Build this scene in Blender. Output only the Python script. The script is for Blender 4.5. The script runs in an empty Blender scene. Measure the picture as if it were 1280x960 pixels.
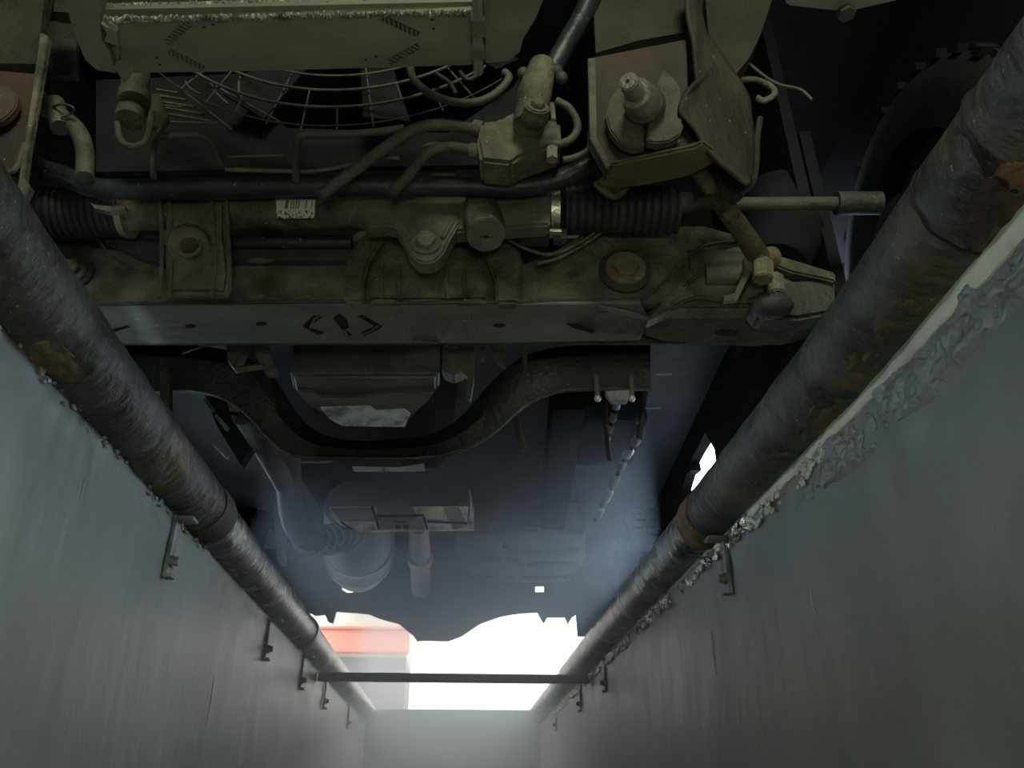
import bpy, bmesh, math, random
from mathutils import Vector, Matrix, noise
random.seed(7)
C = bpy.context.scene.collection
H = 1.15                      # camera height above the pit floor
PITCH = math.atan(0.538); YAW = math.radians(3.88); F = 1000.0
# ---------------------------------------------------------------- camera
cd = bpy.data.cameras.new('camera'); cam = bpy.data.objects.new('camera', cd); C.objects.link(cam)
cd.sensor_width = 36; cd.lens = F/1280*36; cd.clip_start = 0.01; cd.clip_end = 200
cam.location = (0, 0, H); cam.rotation_euler = (math.pi/2+PITCH, 0, -YAW)
bpy.context.scene.camera = cam
# ---------------------------------------------------------------- sky, added fill lights, exposure
w = bpy.data.worlds.new('sky'); bpy.context.scene.world = w; w.use_nodes = True
bg = w.node_tree.nodes['Background']; bg.inputs[0].default_value = (0.72, 0.86, 1.0, 1); bg.inputs[1].default_value = 7.5
def lamp(name, loc, size, power, col, target):
    l = bpy.data.lights.new(name, 'AREA'); l.shape = 'RECTANGLE'; l.size, l.size_y = size; l.energy = power; l.color = col
    o = bpy.data.objects.new(name, l); C.objects.link(o); o.location = loc
    o.rotation_euler = (Vector(target)-Vector(loc)).to_track_quat('-Z', 'Y').to_euler()
    return o
lamp('near_fill_light', (0.15, -1.9, H+1.9), (0.9, 1.6), 86, (0.95, 1.0, 0.74), (0.1, 0.3, H-0.2))  # unseen greenish fill, added to light the near walls and underside
lamp('pit_fill_light', (0.05, -0.75, H-0.25), (0.25, 0.12), 2.9, (1.0, 0.98, 0.76), (-0.05, 1.1, H+0.75))  # unseen low fill, added to brighten the downward faces
vs = bpy.context.scene.view_settings
vs.view_transform = 'Standard'; vs.look = 'None'; vs.exposure = 0.0; vs.gamma = 1; vs.use_curve_mapping = False
# ---------------------------------------------------------------- materials
def nt(m): return m.node_tree.nodes, m.node_tree.links
def grime(name, a, b, rust=None, rustamt=0.5, scale=9.0, rough=0.6, metal=0.0, bump=0.25, speck=None, stretch=(1,1,1), rrange=0.15, bscale=None, thr=0.55, bdist=0.004):
    m = bpy.data.materials.new(name); m.use_nodes = True; N, L = nt(m); N.clear()
    out = N.new('ShaderNodeOutputMaterial'); p = N.new('ShaderNodeBsdfPrincipled'); L.new(p.outputs[0], out.inputs[0])
    tc = N.new('ShaderNodeTexCoord'); mp = N.new('ShaderNodeMapping'); mp.inputs['Scale'].default_value = stretch
    L.new(tc.outputs['Object'], mp.inputs[0])
    n1 = N.new('ShaderNodeTexNoise'); n1.inputs['Scale'].default_value = scale; n1.inputs['Detail'].default_value = 8; n1.inputs['Roughness'].default_value = 0.65
    L.new(mp.outputs[0], n1.inputs[0])
    r1 = N.new('ShaderNodeValToRGB'); r1.color_ramp.elements[0].position = 0.36; r1.color_ramp.elements[1].position = 0.66
    r1.color_ramp.elements[0].color = (*a, 1); r1.color_ramp.elements[1].color = (*b, 1)
    L.new(n1.outputs[0], r1.inputs[0]); col = r1.outputs[0]
    def mix(col, c2, sc, t0, t1, amt):
        n = N.new('ShaderNodeTexNoise'); n.inputs['Scale'].default_value = sc; n.inputs['Detail'].default_value = 6
        L.new(mp.outputs[0], n.inputs[0])
        r = N.new('ShaderNodeMapRange'); r.inputs[1].default_value = t0; r.inputs[2].default_value = t1; r.inputs[4].default_value = amt
        L.new(n.outputs[0], r.inputs[0])
        x = N.new('ShaderNodeMix'); x.data_type = 'RGBA'; L.new(r.outputs[0], x.inputs[0]); L.new(col, x.inputs[6]); x.inputs[7].default_value = (*c2, 1)
        return x.outputs[2]
    if rust: col = mix(col, rust, scale*0.45, thr, thr+0.12, rustamt)
    if speck: col = mix(col, speck, 150, 0.68, 0.72, 0.8)
    L.new(col, p.inputs['Base Color'])
    rr = N.new('ShaderNodeMapRange'); rr.inputs[3].default_value = max(0.05, rough-rrange); rr.inputs[4].default_value = min(1, rough+rrange)
    L.new(n1.outputs[0], rr.inputs[0]); L.new(rr.outputs[0], p.inputs['Roughness'])
    p.inputs['Metallic'].default_value = metal
    if metal == 0 and rough > .7: p.inputs['Specular IOR Level'].default_value = .2
    if bump:
        nb = N.new('ShaderNodeTexNoise'); nb.inputs['Scale'].default_value = bscale or scale*6; nb.inputs['Detail'].default_value = 7
        L.new(mp.outputs[0], nb.inputs[0])
        bp = N.new('ShaderNodeBump'); bp.inputs['Strength'].default_value = bump; bp.inputs['Distance'].default_value = bdist
        L.new(nb.outputs[0], bp.inputs['Height']); L.new(bp.outputs[0], p.inputs['Normal'])
    return m
def plain(name, c, rough=0.5, metal=0.0):
    m = bpy.data.materials.new(name); m.use_nodes = True; p = m.node_tree.nodes['Principled BSDF']
    p.inputs['Base Color'].default_value = (*c, 1); p.inputs['Roughness'].default_value = rough; p.inputs['Metallic'].default_value = metal
    return m
M = {}
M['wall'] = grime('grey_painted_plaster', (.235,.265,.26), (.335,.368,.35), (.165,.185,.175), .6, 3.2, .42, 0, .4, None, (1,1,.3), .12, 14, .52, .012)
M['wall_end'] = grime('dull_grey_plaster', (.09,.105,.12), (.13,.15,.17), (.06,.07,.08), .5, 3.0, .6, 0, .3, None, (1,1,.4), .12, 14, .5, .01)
M['mortar'] = grime('pale_mortar', (.62,.66,.56), (.78,.82,.70), (.30,.31,.27), .6, 14, .5, 0, .6, None, (1,1,1), .2, 40)
M['crumb'] = grime('glinting_mortar_crumbs', (.40,.41,.38), (.80,.83,.78), (.10,.10,.08), .8, 40, .14, .7, .5)  # colour and metal value raised to give lit lumps their glints
M['pipe'] = grime('greasy_pipe_coating', (.024,.027,.026), (.105,.112,.10), (.15,.11,.055), .75, 9, .5, .1, 1.0, (.5,.5,.45), (.8,1.5,.8), .14, 38, .55, .012)
M['pipe_rust'] = grime('rusted_pipe_steel', (.035,.027,.022), (.08,.055,.038), (.24,.12,.05), .8, 28, .7, .1, .8)
M['pipe_dark'] = plain('pipe_seam_dark', (.01,.01,.01), .9)
M['pipe_steel'] = grime('worn_bare_steel_pipe', (.12,.13,.13), (.30,.32,.32), (.07,.065,.055), .7, 10, .26, .85, 1.0, None, (.9,1.6,.9), .12, 45, .5, .009)
M['strap'] = grime('dull_zinc_strap', (.16,.17,.17), (.34,.35,.34), (.18,.10,.06), .5, 30, .45, .5, .4)
M['floor'] = grime('stained_concrete', (.16,.17,.16), (.26,.27,.25), (.06,.06,.05), .7, 3, .75, 0, .3)
M['yard'] = grime('pale_concrete_yard', (.50,.50,.48), (.62,.62,.60), None, 0, 2, .8, 0, .2)
M['dirt_mid'] = grime('brown_dirt_film', (.022,.020,.012), (.05,.046,.030), (.035,.025,.015), .6, 14, .8, .05, 1.0, None, (1,1,1), .12, 90)
M['dirt'] = grime('dust_covered_metal', (.055,.052,.034), (.185,.17,.115), (.028,.025,.017), .7, 18, .72, .05, 1.0, (.42,.40,.30), (1,1,1), .15, 120)
M['dirt_dark'] = grime('dark_greasy_metal', (.028,.03,.027), (.075,.075,.062), (.11,.095,.06), .5, 14, .6, .1, .7, (.25,.25,.2), (1,1,1), .15, 110)
M['flange'] = grime('scraped_grey_steel', (.15,.16,.135), (.27,.29,.25), (.10,.085,.05), .7, 9, .48, .35, .5, (.5,.5,.42), (.4,1,1), .15, 70, .52)
M['alloy'] = grime('dusty_cast_alloy', (.10,.096,.07), (.22,.21,.16), (.06,.055,.04), .6, 14, .6, .25, .6, None, (1,1,1), .15, 130)
M['tank'] = grime('dusty_aluminium', (.20,.20,.145), (.31,.31,.23), (.14,.135,.09), .6, 8, .55, .25, .4, None, (.5,1,1), .12, 60)
M['fin'] = grime('bent_aluminium_fins', (.20,.20,.15), (.6,.6,.48), (.10,.10,.07), .8, 60, .4, .5, .6)
M['rust'] = grime('rusty_brown_steel', (.022,.017,.012), (.062,.046,.031), (.10,.05,.026), .6, 11, .75, .1, .9, (.5,.42,.33), (1,1,.5), .1, 80)
M['rust_lip'] = grime('dirt_caked_edge', (.055,.049,.030), (.14,.125,.078), (.16,.10,.05), .5, 18, .8, 0, 1.0, None, (1,1,1), .1, 90)
M['rubber'] = grime('black_rubber', (.022,.024,.022), (.05,.052,.045), (.085,.08,.06), .5, 12, .6, 0, .4, None, (1,1,1), .12, 80)
M['hose'] = grime('dusty_hose_rubber', (.055,.052,.038), (.13,.122,.09), (.04,.035,.025), .5, 16, .65, 0, .7)
M['bar'] = grime('blue_black_painted_bar', (.016,.021,.023), (.042,.052,.052), (.07,.065,.045), .4, 12, .42, .2, .35, (.35,.35,.3), (1,1,1), .12, 90, .6)
M['bolt'] = grime('yellow_zinc_bolt', (.20,.175,.10), (.34,.30,.18), (.22,.12,.07), .5, 40, .5, .4, .6)
M['bolt_rust'] = grime('rusted_bolt', (.06,.048,.038), (.13,.105,.08), (.16,.085,.05), .5, 40, .65, .2, .6)
M['bolt_grey'] = grime('grey_steel_nut', (.19,.17,.13), (.32,.29,.23), (.22,.13,.09), .5, 40, .5, .4, .6)
M['clamp'] = grime('bright_steel_band', (.45,.43,.30), (.75,.72,.55), None, 0, 30, .3, .8, .3)
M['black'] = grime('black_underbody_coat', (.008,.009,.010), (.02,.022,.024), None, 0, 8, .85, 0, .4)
M['under'] = grime('blue_tinted_underseal', (.045,.052,.066), (.085,.097,.12), (.03,.033,.04), .6, 6, .55, .1, .5)  # blue cast of the light under the rear is mixed into this colour
M['shiny'] = grime('brightened_pressed_metal', (.55,.56,.55), (.9,.91,.88), (.14,.14,.14), .9, 22, .3, .35, .5)  # pressed metal, colour raised to imitate outside light reflected off it
M['pan'] = grime('dusty_oil_pan', (.09,.092,.075), (.17,.17,.14), (.06,.06,.05), .5, 12, .42, .3, .4, (.4,.4,.33))
M['exhaust'] = grime('dull_exhaust_steel', (.20,.21,.22), (.36,.37,.39), (.12,.11,.10), .5, 12, .4, .35, .5)
M['red'] = plain('red_painted_board', (.80,.30,.22), .5)
M['cream'] = plain('cream_render', (.72,.70,.66), .8)
M['greywall'] = plain('grey_render', (.22,.23,.23), .8)
M['tyre'] = grime('tyre_rubber', (.006,.007,.007), (.014,.015,.014), None, 0, 20, .9, 0, .3)
def sticker_mat():
    m = bpy.data.materials.new('printed_barcode_sticker'); m.use_nodes = True; N, L = nt(m); p = N['Principled BSDF']
    tc = N.new('ShaderNodeTexCoord'); sx = N.new('ShaderNodeSeparateXYZ'); L.new(tc.outputs['Generated'], sx.inputs[0])
    def math_(op, a, b):
        n = N.new('ShaderNodeMath'); n.operation = op
        for k, v in ((0, a), (1, b)):
            if isinstance(v, (int, float)): n.inputs[k].default_value = v
            else: L.new(v, n.inputs[k])
        return n.outputs[0]
    def mx(f, a, b):
        x = N.new('ShaderNodeMix'); x.data_type = 'RGBA'; L.new(f, x.inputs[0])
        for k, v in ((6, a), (7, b)):
            if isinstance(v, tuple): x.inputs[k].default_value = v
            else: L.new(v, x.inputs[k])
        return x.outputs[2]
    wn = N.new('ShaderNodeTexWhiteNoise'); wn.noise_dimensions = '1D'
    L.new(math_('FLOOR', math_('MULTIPLY', sx.outputs[0], 34.0), 0.0), wn.inputs['W'])
    bars = math_('GREATER_THAN', wn.outputs[0], 0.5)
    inx = math_('MULTIPLY', math_('GREATER_THAN', sx.outputs[0], .25), math_('LESS_THAN', sx.outputs[0], .9))
    inz = math_('MULTIPLY', math_('GREATER_THAN', sx.outputs[2], .45), math_('LESS_THAN', sx.outputs[2], .88))
    c = mx(math_('MULTIPLY', bars, math_('MULTIPLY', inx, inz)), (.78, .76, .60, 1), (.16, .16, .15, 1))
    nz = N.new('ShaderNodeTexNoise'); nz.inputs['Scale'].default_value = 260; L.new(tc.outputs['Object'], nz.inputs[0])
    txt = math_('MULTIPLY', math_('GREATER_THAN', nz.outputs[0], .56), math_('LESS_THAN', sx.outputs[2], .38))
    c = mx(txt, c, (.07, .07, .05, 1))
    c = mx(math_('GREATER_THAN', sx.outputs[2], .9), c, (.05, .16, .36, 1))
    L.new(c, p.inputs['Base Color']); p.inputs['Roughness'].default_value = .5
    return m
M['sticker'] = sticker_mat()
# ---------------------------------------------------------------- geometry helpers
ct, st = math.cos(PITCH), math.sin(PITCH)
def ray(px, py):                       # in the frame of the car, which stands parallel to the camera heading
    a, b = (px-640)/F, (480-py)/F
    return Vector((a, ct-b*st, st+b*ct))
def P(px, py, Y): r = ray(px, py); return r*(Y/r.y)
def PZ(px, py, Z): r = ray(px, py); return r*(Z/r.z)
def PX(px, py, X): r = ray(px, py); return r*(X/r.x)
def D(p): return p.y*ct+p.z*st         # distance along the lens axis: size = pixels/1000*D
def frame(d):
    d = d.normalized(); u = Vector((0, 0, 1)) if abs(d.z) < .9 else Vector((1, 0, 0))
    a = d.cross(u).normalized(); return a, d.cross(a).normalized()
class MB:
    def __init__(s): s.v = []; s.f = []
    def add(s, vs_, fs):
        n = len(s.v); s.v += [Vector(v) for v in vs_]; s.f += [[i+n for i in f] for f in fs]; return s
    def box(s, c, d, rz=0, m=None):
        R = m or Matrix.Rotation(rz, 3, 'Z'); c = Vector(c)
        vs_ = [c+R@Vector((sx*d[0]/2, sy*d[1]/2, sz*d[2]/2)) for sx in (-1, 1) for sy in (-1, 1) for sz in (-1, 1)]
        return s.add(vs_, [(0,1,3,2),(4,6,7,5),(0,4,5,1),(2,3,7,6),(0,2,6,4),(1,5,7,3)])
    def prism(s, pts, off):
        pts = [Vector(p) for p in pts]; off = Vector(off); n = len(pts)
        s.add(pts+[p+off for p in pts], [list(range(n))[::-1], list(range(n, 2*n))]+[(i, (i+1) % n, n+(i+1) % n, n+i) for i in range(n)]); return s
    def tube(s, path, r, n=12, cap=True, hollow=0):
        path = [Vector(p) for p in path]; k = len(path); rs = r if isinstance(r, (list, tuple)) else [r]*k
        vs_ = []; fs = []; pa = None
        for i, p in enumerate(path):
            t = (path[min(i+1, k-1)]-path[max(i-1, 0)]).normalized()
            if pa is None: a, b = frame(t)
            else:
                a = (pa-t*pa.dot(t)).normalized(); b = t.cross(a)
            pa = a
            vs_ += [p+(a*math.cos(q)+b*math.sin(q))*rs[i] for q in (2*math.pi*j/n for j in range(n))]
        for i in range(k-1):
            fs += [(i*n+j, i*n+(j+1) % n, (i+1)*n+(j+1) % n, (i+1)*n+j) for j in range(n)]
        if cap: fs += [list(range(n))[::-1], list(range((k-1)*n, k*n))]
        return s.add(vs_, fs)
    def cyl(s, a, b, r, r2=None, n=16): return s.tube([a, b], [r, r if r2 is None else r2], n)
    def hexn(s, a, b, r): return s.tube([a, b], r, 6)
    def ball(s, c, r, sc=(1,1,1), n=12, m=8, jit=0):
        c = Vector(c); vs_ = []; fs = []
        for i in range(m+1):
            th = math.pi*i/m
            for j in range(n):
                q = 2*math.pi*j/n; k = 1+(random.uniform(-jit, jit) if 0 < i < m else 0)
                vs_.append(c+Vector((math.sin(th)*math.cos(q)*sc[0], math.sin(th)*math.sin(q)*sc[1], math.cos(th)*sc[2]))*r*k)
        for i in range(m): fs += [(i*n+j, i*n+(j+1) % n, (i+1)*n+(j+1) % n, (i+1)*n+j) for j in range(n)]
        return s.add(vs_, fs)
    def loft(s, rings, cap=True):      # rings of equal point count
        n = len(rings[0]); vs_ = [p for r in rings for p in r]; fs = []
        for i in range(len(rings)-1): fs += [(i*n+j, i*n+(j+1) % n, (i+1)*n+(j+1) % n, (i+1)*n+j) for j in range(n)]
        if cap: fs += [list(range(n))[::-1], list(range((len(rings)-1)*n, len(rings)*n))]
        return s.add(vs_, fs)
    def grid(s, fn, nu, nv):
        return s.add([fn(i/nu, j/nv) for j in range(nv+1) for i in range(nu+1)],
                     [(j*(nu+1)+i, j*(nu+1)+i+1, (j+1)*(nu+1)+i+1, (j+1)*(nu+1)+i) for j in range(nv) for i in range(nu)])
    def build(s, name, mat, parent=None, off=None, bevel=0, sharp=40, kind=None, label=None, seg=2):
        off = Vector(off) if off is not None else (CAR_OFF if parent is not None and parent.get('_car') else Vector((0, 0, 0)))
        me = bpy.data.meshes.new(name); me.from_pydata([v-off for v in s.v], [], s.f)
        bm = bmesh.new(); bm.from_mesh(me); bmesh.ops.remove_doubles(bm, verts=bm.verts, dist=1e-6); bmesh.ops.recalc_face_normals(bm, faces=bm.faces)
        if bevel:
            es = [e for e in bm.edges if len(e.link_faces) == 2 and e.calc_face_angle(0) > .5]
            bmesh.ops.bevel(bm, geom=es, offset=bevel, segments=seg, affect='EDGES', clamp_overlap=True)
        bm.to_mesh(me); bm.free()
        for p in me.polygons: p.use_smooth = True
        me.set_sharp_from_angle(angle=math.radians(sharp))
        me.materials.append(mat if not isinstance(mat, str) else M[mat])
        o = bpy.data.objects.new(name, me); C.objects.link(o)
        if parent is not None:
            o.parent = parent
            if parent.get('_car'): o['_car'] = 1
        if kind: o['kind'] = kind
        if label: o['label'] = label
        return o
def tag(o, label, cat, group=None):
    o['label'] = label; o['category'] = cat
    if group: o['group'] = group
    return o
def smooth(pts, n=6):                  # Catmull-Rom through the points
    pts = [Vector(p) for p in pts]; out = []
    for i in range(len(pts)-1):
        p0 = pts[max(i-1, 0)]; p1 = pts[i]; p2 = pts[i+1]; p3 = pts[min(i+2, len(pts)-1)]
        for k in range(n):
            t = k/n
            out.append(.5*((2*p1)+(p2-p0)*t+(2*p0-5*p1+4*p2-p3)*t*t+(-p0+3*p1-3*p2+p3)*t**3))
    return out+[pts[-1]]
def W(x, y, z): return Vector((x, y, z+H))      # pit frame, heights from the camera
# ================================================================ THE PIT
GROUND = .52; WX = .475; YE = 4.75; YB = -3.2
def nz(x, y, z=0): return noise.noise(Vector((x, y, z)))
def rise(Y): t = max(0, min(1, (.85-Y)/.5)); return .024*t*t*(3-2*t)
def side_wall(sgn, name):
    def fn(u, v):
        Y = YB+(YE-YB)*u if u < 1 else YE
        z = -H+(.452+H+rise(Y))*(1-(1-v)**2.2)
        d = .004*nz(Y*1.3, z*1.6, sgn)+.0016*nz(Y*9, z*9, sgn)
        e = max(0, (z-.33)/.1)
        if e > 0 and sgn > 0: d += (.008*e*max(0, nz(Y*14, z*16, 5)+.15)+.005*e*nz(Y*45, z*45, 2))*max(0, min(1, (Y-.25)*3))
        if e > 0 and sgn < 0: d -= .006*max(0, e-.5)*(nz(Y*30, z*30, 9)+.4)
        return W(sgn*(WX+d if sgn < 0 else WX-d), Y, z)
    m = MB().grid(fn, 520, 60)
    return m.build(name, 'wall', kind='structure')
wl = side_wall(-1, 'wall_left'); wr = side_wall(1, 'wall_right')
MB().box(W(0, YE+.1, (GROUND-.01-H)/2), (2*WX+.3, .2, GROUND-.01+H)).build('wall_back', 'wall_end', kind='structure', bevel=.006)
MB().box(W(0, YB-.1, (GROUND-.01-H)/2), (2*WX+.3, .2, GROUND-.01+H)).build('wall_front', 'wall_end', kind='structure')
MB().box(W(0, (YB+YE)/2, -H-.05), (2*WX+.2, YE-YB+.4, .1)).build('floor', 'floor', kind='structure')
for s in (-1, 1):                       # workshop slab either side of the pit, with the rebate that carries the pipe
    MB().box(W(s*(WX+.06+2.5), (YB+YE)/2, GROUND-.07), (5.0, YE-YB+.4, .14)).build('trim_1' if s < 0 else 'trim_2', 'floor', kind='structure')
MB().box(W(0, YE+.2+7, GROUND-.06), (30, 14, .1)).build('trim_3', 'yard', kind='structure')
# pale mortar fillet under the right-hand pipe
def fillet():
    rings = []; N_ = 330
    for i in range(N_+1):
        Y = -.4+(YE+.4-.01)*i/N_; r = rise(Y); j = .004*nz(Y*25, 3)+.003*nz(Y*70, 8); k = .0015*nz(Y*60, 1)
        zt = .468+r; zb = .424+r*.4+j; x = WX-.007+k
        if Y > 1.25: zb += .012
        rings.append([W(WX+.05, Y, zt), W(x+.004, Y, zt), W(x, Y, zt-.006), W(x, Y, zb+.004), W(x+.003, Y, zb), W(WX+.05, Y, zb)])
    return MB().loft(rings)
fillet().build('mortar_fillet', 'mortar', wr)
def crumbs(n, y0, y1, z0, z1, sgn, seed, rmax):
    random.seed(seed); m = MB()
    for _ in range(n):
        Y = y0+(y1-y0)*random.random()**1.0; z = random.uniform(z0, z1); r = rmax*random.uniform(.25, 1)
        if nz(Y*9, 4, seed) < -.22: continue
        m.ball(W(sgn*(WX-.006), Y, z+rise(Y)), r, (.7, random.uniform(1, 2.2), random.uniform(.6, 1.2)), 7, 5, .3)
    return m
crumbs(560, 1.22, 4.2, .408, .434, 1, 3, .0075).build('mortar_crumbs', 'crumb', wr, kind='stuff', sharp=20)
crumbs(90, .98, 1.24, .400, .432, 1, 4, .005).build('mortar_crumbs', 'mortar', wr, kind='stuff', sharp=20)
crumbs(50, .93, 1.0, .405, .44, 1, 14, .0045).build('mortar_crumbs', 'mortar', wr, kind='stuff', sharp=20)
def scab(u, v):
    Y = .40+.68*u; z = .358+.067*v+rise(Y); e = min(u, 1-u, v*.7+.0, 1)*5; e = max(0, min(1, e))
    a = nz(Y*11, z*11, 21); b = nz(Y*38, z*38, 4); c = nz(Y*100, z*100, 6)
    d = -.006+e*(.0065+.003*(a+.5*b > .02)+.004*max(0, a+.5*b)+.0045*max(0, b)*(.3+v)+.003*abs(c))
    if a+.35*b < -.02-.25*v: d = -.006
    return W(WX-max(-.006, min(.011, d)), Y, z)
MB().grid(scab, 420, 70).build('plaster_scab', 'wall', wr, sharp=30)
crumbs(170, .3, 1.5, .426, .442, -1, 6, .0035).build('plaster_crumbs', 'wall', wl, kind='stuff', sharp=20)
# unseen workshop roof and walls, added to cut sky light at the near end
MB().box(W(0, -3.1, 3.6), (11, 9.4, .12)).build('sky_blocking_roof', 'cream', kind='structure')
for s in (-1, 1): MB().box(W(s*5.4, -3.1, 2.06), (.12, 9.4, 3.0)).build('trim_4' if s < 0 else 'trim_5', 'cream', kind='structure')
MB().box(W(0, -7.8, 2.06), (11, .12, 3.0)).build('trim_6', 'cream', kind='structure')
MB().box(W(0, -5.6, GROUND-.07), (11, 4.6, .14)).build('trim_7', 'floor', kind='structure')
for s_, y_, z0_, z1_ in ((-1, .98, .33, .375), (-1, 1.12, .30, .33), (1, 1.05, .23, .27), (1, 1.5, .22, .30), (1, .62, .18, .20), (-1, 1.7, .15, .24)):
    MB().tube([W(s_*(WX-.001), y_, z0_), W(s_*(WX-.0015), y_+.003, (z0_+z1_)/2), W(s_*(WX-.001), y_, z1_)], [.0004, .0012, .0005], 8).build('plaster_drip', 'wall', wl if s_ < 0 else wr)
# pipes ---------------------------------------------------------------
PR = .049
def pc(s, Y): return W((-.4646 if s < 0 else .458), Y, .486+rise(Y)*(1 if s > 0 else .5))
def pipe_thing(s):
    o = bpy.data.objects.new('steel_pipe', None); C.objects.link(o); o.location = pc(s, YB+.3)-Vector((0, 0, PR)); return o
def run(s, y0, y1, r, amp=0.0, step=.02, n=40, flare=0, seed=0):
    k = max(2, int((y1-y0)/step)); rings = []
    for i in range(k+1):
        Y = y0+(y1-y0)*i/k; c = pc(s, Y); ring = []
        for j in range(n):
            q = 2*math.pi*j/n; rr = r+amp*nz(Y*22, math.cos(q)*2.2+seed, math.sin(q)*2.2)
            ring.append(c+Vector((math.cos(q)*rr, 0, math.sin(q)*rr)))
        rings.append(ring)
    return MB().loft(rings)
def ringseam(s, y, tilt, r, wd):        # gap between two lengths of wrapping
    c = pc(s, y); n = 48; v = []; m = MB()
    path = [c+Vector((math.cos(2*math.pi*j/n)*r, tilt*math.cos(2*math.pi*j/n+.6)+.006*nz(j*.4, y*7), math.sin(2*math.pi*j/n)*r)) for j in range(n+1)]
    return m.tube(path, wd, 6)
rp = pipe_thing(1); o_ = rp.location
tag(rp, 'greasy black pipe along the right-hand pit edge with a rust hole near its top', 'pipe')
run(1, YB+.3, 1.42, PR, .0022).build('wrapped_pipe', 'pipe', rp, o_)
run(1, 1.40, 3.35, PR-.002, .0012, seed=3).build('bare_pipe', 'pipe_steel', rp, o_)
run(1, 3.33, YE-.02, PR-.004, .0008, seed=5).build('bare_pipe', 'pipe_steel', rp, o_)
for y, t in ((.47, .016), (.55, .008)): ringseam(1, y, t, PR+.0008, .0016 if y > .5 else .0026).build('wrap_seam', 'pipe_dark', rp, o_)
run(1, 1.36, 1.43, PR+.002, .002, .01, seed=8).build('pipe_joint', 'pipe_rust', rp, o_)
lp = pipe_thing(-1); o_ = lp.location
tag(lp, 'greasy black pipe along the left-hand pit edge with one rusty joint', 'pipe')
run(-1, YB+.3, 1.45, PR, .0022, seed=11).build('wrapped_pipe', 'pipe', lp, o_)
run(-1, 1.43, 2.55, PR-.002, .0012, seed=13).build('bare_pipe', 'pipe_steel', lp, o_)
run(-1, 2.53, YE-.02, PR-.004, .0008, seed=15).build('bare_pipe', 'pipe_steel', lp, o_)
run(-1, 1.385, 1.46, PR+.002, .002, .01, seed=18).build('pipe_joint', 'pipe_rust', lp, o_)
run(-1, 2.5, 2.53, PR+.002, .001, .01, seed=18).build('pipe_collar', 'pipe_steel', lp, o_)
# patches of rust scale and dry mud on the right pipe
def patch(s, y, ang, ly, la, mat, seed, parent, off, name, lift=.0012, holes=0):
    def fn(u, v):
        q = ang+(v-.5)*la; Y = y+(u-.5)*ly
        e = 1-max(abs(u-.5), abs(v-.5))*2
        ra = PR+lift*(1 if e > .05 else -1.5)+.003*nz(Y*60, q*6, seed)+.0025*(nz(Y*18, q*3, seed)-.1)
        if ((u-.5)**2+(v-.5)**2)*4 > 1+.5*nz(u*4, v*4, seed): ra = PR-.006
        return pc(s, Y)+Vector((math.cos(q)*ra, 0, math.sin(q)*ra))
    return MB().grid(fn, 40, 30).build(name, mat, parent, off)
orp = rp.location
patch(1, .50, math.radians(-86), .13, 1.5, 'pipe_rust', 2, rp, orp, 'rust_patch', .002)
M['ochre'] = grime('ochre_rust_bloom', (.06,.052,.036), (.17,.12,.06), (.06,.055,.04), .7, 16, .7, .05, 1.0, None, (.8,1.5,.8), .12, 50)
for y_, a_, l_, w_, sd in ((.665, -112, .07, .7, 4), (.76, -108, .09, .8, 7), (.88, -100, .12, .8, 9), (1.02, -104, .08, .7, 12)): patch(1, y_, math.radians(a_), l_, w_, 'ochre', sd, rp, orp, 'rust_bloom', .0006)
for y_, a_, l_, w_, sd in ((.62, -70, .12, .8, 24), (.80, -76, .09, .9, 27)): patch(-1, y_, math.radians(a_), l_, w_, 'ochre', sd, lp, lp.location, 'rust_bloom', .0006)
# straps on the walls --------------------------------------------------
def strap(s, Y, label, long=.098, grp='wall straps under the pipes'):
    x = s*(WX-.006); z1 = .432; z0 = z1-long
    o = bpy.data.objects.new('pipe_strap', None); C.objects.link(o); o.location = W(x, Y, z0)
    off = o.location
    MB().box(W(x, Y, (z0+z1)/2), (.006, .024, long)).build('flat_bar', 'strap', o, off, bevel=.0015)
    MB().box(W(s*(WX-.018), Y+.0, z1), (.036, .03, .006)).build('top_lug', 'strap', o, off, bevel=.001)
    MB().cyl(W(x, Y, z0+.028), W(s*(WX-.014), Y, z0+.028), .010, n=14).build('washer', 'strap', o, off)
    MB().hexn(W(s*(WX-.012), Y, z0+.028), W(s*(WX-.022), Y, z0+.028), .0075).build('bolt', 'bolt_grey', o, off)
    MB().box(W(s*(WX-.010), Y+.002, z0+.004), (.014, .02, .006)).build('bottom_lip', 'strap', o, off)
    tag(o, label, 'bracket', grp)
strap(-1, 1.315, 'nearest flat metal strap on the left wall, below the rusty pipe joint')
strap(-1, 2.10, 'second flat metal strap along the left wall under the pipe')
strap(-1, 2.63, 'third strap on the left wall, just before the cross bar')
strap(-1, 3.14, 'fourth strap on the left wall, just beyond the cross bar')
strap(-1, 3.90, 'farthest strap on the left wall, beside the end wall')
strap(1, 1.36, 'nearest flat metal strap on the right wall, with mortar lumps above it')
strap(1, 2.62, 'second metal strap along the right wall under the pipe')
strap(1, 3.16, 'third strap on the right wall, near the cross bar')
strap(1, 3.95, 'farthest strap on the right wall, beside the end wall')
# cross bar over the far end ------------------------------------------
m = MB(); yb = 2.95
m.prism([W(-.472, yb, .410), W(.472, yb, .410), W(.472, yb, .434), W(-.472, yb, .434)], (0, .005, 0))
m.prism([W(-.472, yb, .406), W(.472, yb, .406), W(.472, yb+.024, .406), W(-.472, yb+.024, .406)], (0, 0, .005))
tag(m.build('cross_bar', 'strap', None, bevel=.001), 'thin steel angle bar spanning the far end of the pit from wall to wall', 'bar')
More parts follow.
